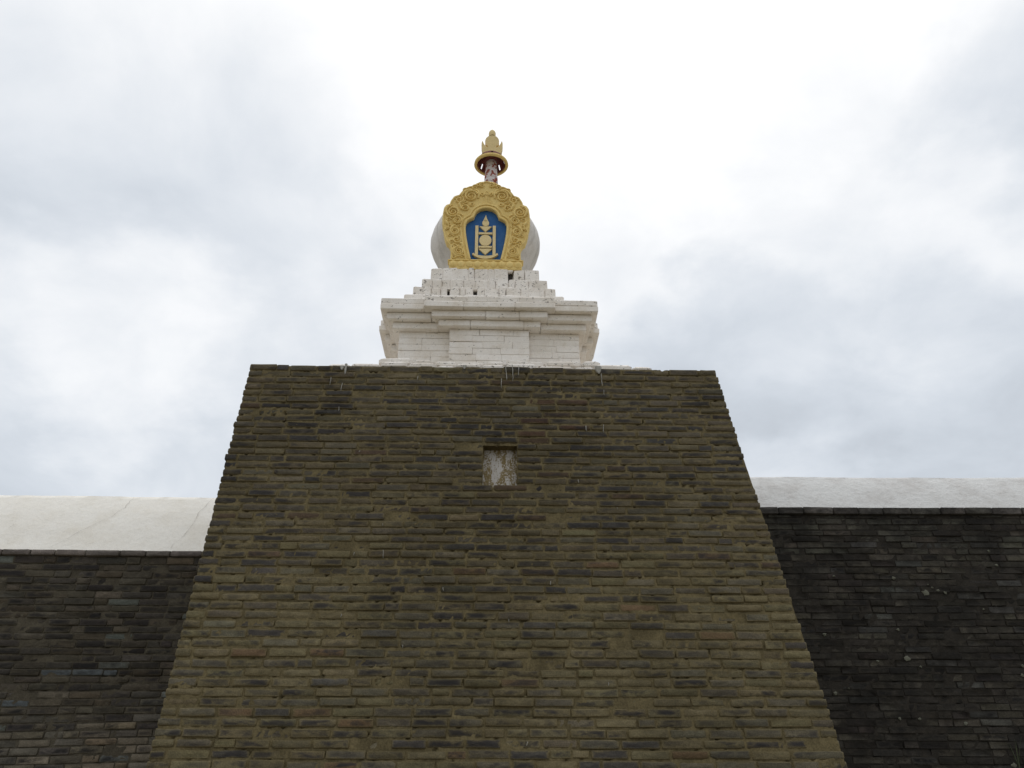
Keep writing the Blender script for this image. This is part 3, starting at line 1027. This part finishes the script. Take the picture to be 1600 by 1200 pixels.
def offset(pts, d):
    out = []
    for i, p in enumerate(pts):
        a = pts[max(i - 1, 0)]; b = pts[min(i + 1, len(pts) - 1)]
        tx, tz = b[0] - a[0], b[1] - a[1]; l = math.hypot(tx, tz) or 1
        out.append((p[0] - tz / l * d, p[1] + tx / l * d))
    return out


def tube2(pts, rad, name, mat, parent, y=PF, flat=1.0):
    return MB().tube([to3(p, y) for p in pts], rad, 8, flat).build(name, mat, parent, 60)


Bs = resample(smooth(opn, 2), 90); As = resample(outl, 160)
tube2(offset(Bs, .015), .017, 'moulding', M['gold'], panel)
tube2(offset(Bs, .060), .014, 'moulding', M['gold'], panel)
tube2(offset(As, -.014), .013, 'moulding', M['gold'], panel)
# scrolls, mirrored left and right
spirals = [(-0.433, 0.838, 0.086, 1, 200), (-0.203, 1.095, 0.090, 1, 20), (-0.354, 1.033, 0.052, -1, 60), (-0.274, 0.899, 0.047, -1, 200), (-0.190, 0.968, 0.030, 1, 180), (-0.375, 0.706, 0.055, -1, 90),
           (-0.485, 0.715, 0.03, 1, 0), (-0.397, 0.535, 0.064, 1, 110), (-0.372, 0.402, 0.052, -1, 60), (-0.458, 0.470, 0.026, 1, 0), (-0.337, 0.228, 0.068, 1, 100), (-0.437, 0.367, 0.028, 1, 30),
           (-0.056, 1.135, 0.030, -1, 0), (-0.155, 1.240, 0.036, 1, 20), (-0.063, 1.275, 0.034, 1, 60), (-0.462, 0.605, 0.031, -1, 0), (-0.50, 0.655, 0.02, 1, 0), (-0.296, 0.150, 0.022, 1, 0),
           (-0.285, 1.192, 0.028, 1, 40), (-0.492, 0.915, 0.024, 1, 0), (-0.398, 1.06, 0.022, 1, 0), (-0.405, 0.145, 0.026, -1, 0), (-0.40, 0.31, 0.024, 1, 0), (-0.505, 0.565, 0.018, 1, 0), (-0.34, 0.62, 0.022, -1, 0),
           (-0.275, 1.005, 0.026, -1, 0), (-0.32, 0.955, 0.022, 1, 0), (-0.335, 0.775, 0.026, 1, 0)]
for sx in (-1, 1):
    for a, b, r, dr, st in spirals:
        r = r * 1.14 if r < .06 else r
        turns = 2.1 if r > .06 else 1.5 if r > .035 else 1.1
        nn = int(12 * turns) + 6; pts = []; rad = []
        for i in range(nn + 1):
            f_ = i / nn
            rr = r * (1 - .86 * f_); an = R_(st) + dr * 2 * math.pi * turns * f_
            x, z = a + rr * math.cos(an), b + rr * math.sin(an)
            pts.append((x if sx < 0 else -x, z)); rad.append((.0165 if r > .06 else .0135 if r > .035 else .0115) * (1 - .35 * f_))
        rad[-1] *= 1.5
        tube2(pts, rad, 'scroll', M['gold'], panel, PF - .002, 1.7)
    # leafy stems that tie the scrolls together
    for st in ([(-.47, .75), (-.50, .80), (-.53, .86), (-.50, .93), (-.44, .955)], [(-.30, .87), (-.34, .92), (-.36, .97), (-.31, 1.02)], [(-.40, .455), (-.44, .49), (-.46, .55), (-.43, .61), (-.39, .64)],
               [(-.30, .17), (-.36, .145), (-.41, .18), (-.415, .25), (-.40, .30)], [(-.11, 1.06), (-.10, 1.12), (-.12, 1.19), (-.17, 1.21)], [(-.48, .62), (-.50, .66), (-.52, .70)], [(-.34, .36), (-.30, .34), (-.29, .30), (-.31, .27)],
               [(-.33, 1.09), (-.30, 1.15), (-.24, 1.20), (-.18, 1.20)]):
        q = smooth([(x if sx < 0 else -x, z) for x, z in st], 2)
        m_ = len(q)
        tube2(q, [.008 + .012 * math.sin(math.pi * i / (m_ - 1)) for i in range(m_)], 'scroll', M['gold'], panel, PF, 1.4)
for dx in (-.045, -.022, 0, .022, .045):
    tube2([(dx * .8, 1.11), (dx, 1.05), (dx * 1.25, .97)], [.006, .008, .005], 'rib', M['gold'], panel)
tube2([(.025 * math.cos(i / 16 * 2 * math.pi), 1.155 + .03 * math.sin(i / 16 * 2 * math.pi)) for i in range(17)], .008, 'scroll', M['gold'], panel)
# base strip with lotus petals
bs = MB().box(PX - .475, PX + .475, PF - .020, PB, PZ + .076, PZ + .100, .008).box(PX - .455, PX + .455, PF - .015, PB, PZ - .05, PZ + .0755, .008).build('base_strip', M['gold'], panel, 30)
for i in range(9):
    xx = PX - .455 + .91 * (i + .5) / 9
    lt = MB().lathe([(.0, .052)] + [(math.sin(math.pi * (1 - q / 8)) * .048, .052 * math.cos(math.pi * (1 - q / 8)) * -1) for q in range(1, 8)] + [(0, -.052)], 14)
    v = [(xx + x * 1.0, PF - .012 + y * .55, PZ + .025 + z) for x, y, z in lt.v]
    mb = MB(); mb.add(v, lt.f); mb.build('petal', M['gold'], bs, 60)
# emblem
EY0, EY1 = PF + .026, PF + .052
EX = PX - .007


def em(name, pts, y0=EY0):
    return MB().prism([(EX + a, PZ + b) for a, b in pts], y0, EY1).build(name, M['emblem'], panel, 30)


def circ(cx_, cz_, rx, rz, n=32):
    return [(cx_ + rx * math.cos(2 * math.pi * i / n), cz_ + rz * math.sin(2 * math.pi * i / n)) for i in range(n)]


em('emblem_flame', [(-.030, .735), (-.012, .715), (.012, .715), (.030, .735), (.016, .765), (.010, .79), (.002, .825), (-.008, .79), (-.018, .765)])
em('emblem_sun', circ(0, .694, .044, .048))
em('emblem_triangle', [(-.080, .640), (0, .556), (.080, .640)])
em('emblem_bar', [(-.088, .519), (.088, .519), (.088, .546), (-.088, .546)])
em('emblem_disc', circ(0, .424, .078, .084))
em('emblem_bar', [(-.086, .310), (.086, .310), (.086, .336), (-.086, .336)])
em('emblem_triangle', [(-.086, .292), (0, .203), (.086, .292)])
em('emblem_pillar', [(-.131, .19), (-.092, .19), (-.092, .648), (-.131, .648)], EY0 - .006)
em('emblem_pillar', [(.093, .19), (.131, .19), (.131, .648), (.093, .648)], EY0 - .006)
lot = [(-.165, .205)] + [(-.165 + .33 * i / 16, .205 - .071 * math.sin(math.pi * i / 16) ** .75) for i in range(1, 16)] + [(.165, .205), (.150, .222), (.132, .205)] + \
      [(.132 - .264 * i / 12, .205 - .026 * math.sin(math.pi * i / 12) ** .6) for i in range(1, 12)] + [(-.132, .205), (-.150, .222)]
em('emblem_base', lot, EY0 - .010)

# ------------------------------------------------------------------ marks on the curtain walls
rng = random.Random(77)


def lichen(root, Wm, u, t, r):
    mb = MB(); n_ = 9
    v = [Wm @ Vector((u, -.024, t))]
    for i in range(n_):
        a = 2 * math.pi * i / n_; q = r * rng.uniform(.55, 1.2)
        v.append(Wm @ Vector((u + q * math.cos(a), -.012, t + q * .8 * math.sin(a))))
    mb.add(v, [(0, 1 + i, 1 + (i + 1) % n_) for i in range(n_)]).build('lichen_patch', M['lichen'], root, True)


WR = rw.inv @ rw.F


def unit_uv(px, py):      # metres on the right wall measured off the photograph
    return px, py


for u, t, r in ((.62, 2.28, .028), (.96, 2.10, .046), (1.06, 2.16, .018), (1.12, 2.13, .018), (1.20, 2.10, .024), (1.02, 2.2, .012), (1.92, 2.44, .022), (1.88, 2.62, .02),
                (2.30, 2.30, .02), (2.44, 2.30, .02), (2.38, 2.06, .028), (2.40, 2.10, .016), (-.10, 2.30, .022), (-.35, 1.60, .026), (.52, 1.66, .02), (.55, 1.33, .036), (.20, 1.30, .018),
                (.68, 1.24, .018), (1.95, 1.36, .016), (2.05, 1.28, .02), (1.85, 1.25, .022), (1.82, 1.15, .026), (2.28, 1.46, .018), (2.4, 1.6, .022), (-.36, .95, .026), (2.05, .86, .026), (.30, .68, .022),
                (.52, .68, .022), (1.02, .63, .024), (1.42, .21, .032), (1.0, .1, .016), (-.2, 1.0, .014), (2.7, 1.9, .02), (2.62, 1.5, .018), (1.6, 1.9, .014)):
    lichen(rw_root, WR, u, t, r)


def crack(root, base, U, B, run, rise, pts):
    mb = MB(); v = []; Z = Vector((0, 0, 1))
    nrm_ = (Z * run - B * rise).normalized()
    dense = []
    for (u0, f0), (u1, f1) in zip(pts, pts[1:]):
        for q in range(5):
            g = q / 5; dense.append((u0 + (u1 - u0) * g + rng.gauss(0, .008), f0 + (f1 - f0) * g))
    dense.append(pts[-1])
    for u, f_ in dense:
        p = base + U * u + B * (-.025 + (run + .025) * f_) + Z * (rise * (f_ + .07 * math.sin(math.pi * f_))) + nrm_ * .012
        w_ = .0019 * rng.uniform(.4, 1.3)
        v += [p - U * w_, p + U * w_]
    f = [(2 * i, 2 * i + 1, 2 * i + 3, 2 * i + 2) for i in range(len(dense) - 1)]
    mb.add(v, f).build('crack', M['crack'], root)


for pts in ([(-1.55, .02), (-1.32, .25), (-1.05, .5), (-.95, .7), (-.93, .98)], [(-.12, .03), (0, .3), (.02, .6), (.10, .98)], [(-2.2, .3), (-2.14, .36)], [(-.93, .9), (-.82, .99)]):
    crack(lw_root, lbase, lU, lB, .58, .87, pts)


# ------------------------------------------------------------------ bank and weeds at the foot of the right wall
mb = MB(); rng = random.Random(9); nx, ny = 60, 16
for j in range(ny + 1):
    for i in range(nx + 1):
        x = 2.3 + 7.6 * i / nx; f_ = j / ny
        y = 7.9 + 2.0 * f_
        z = 1.83 * (max(0, f_ - .05) / .95) ** 0.75 + rng.gauss(0, .012) - .02
        z -= max(0, .4 - abs(x - 2.3)) * .0
        mb.v.append((x, y, z))
for j in range(ny):
    for i in range(nx):
        k0 = j * (nx + 1) + i; mb.f.append((k0, k0 + 1, k0 + nx + 2, k0 + nx + 1))
tag(mb.build('earth_bank', M['earth'], None, True), kind='structure')


def weed(loc, h, nb, seed, label, grp):
    r = random.Random(seed); root = empty('weed', loc); tag(root, label, 'weed', grp)
    for b in range(nb):
        mb = MB(); a = r.uniform(0, 6.28); lean = r.uniform(.1, .45); hh_ = h * r.uniform(.5, 1); v = []
        nseg_ = 6; w0 = r.uniform(.006, .012)
        side = Vector((-math.sin(a), math.cos(a), 0)); out = Vector((math.cos(a), math.sin(a), 0))
        for i in range(nseg_ + 1):
            f_ = i / nseg_; p = out * (lean * hh_ * f_ ** 1.8) + Vector((0, 0, hh_ * f_)); w_ = w0 * (1 - f_) + .001
            v += [p - side * w_, p + out * .003, p + side * w_]
        f = [(i * 3 + q, i * 3 + q + 1, i * 3 + q + 4, i * 3 + q + 3) for i in range(nseg_) for q in range(2)]
        mb.add(v, f).build('leaf', M['leaf'], root, True)


weed((5.42, 9.72, 1.70), .40, 6, 1, 'tallest thin green weed at the foot of the right wall', 'weeds under the right wall')
weed((5.70, 9.70, 1.70), .34, 5, 2, 'weed at the frame edge beside the tallest weed', 'weeds under the right wall')
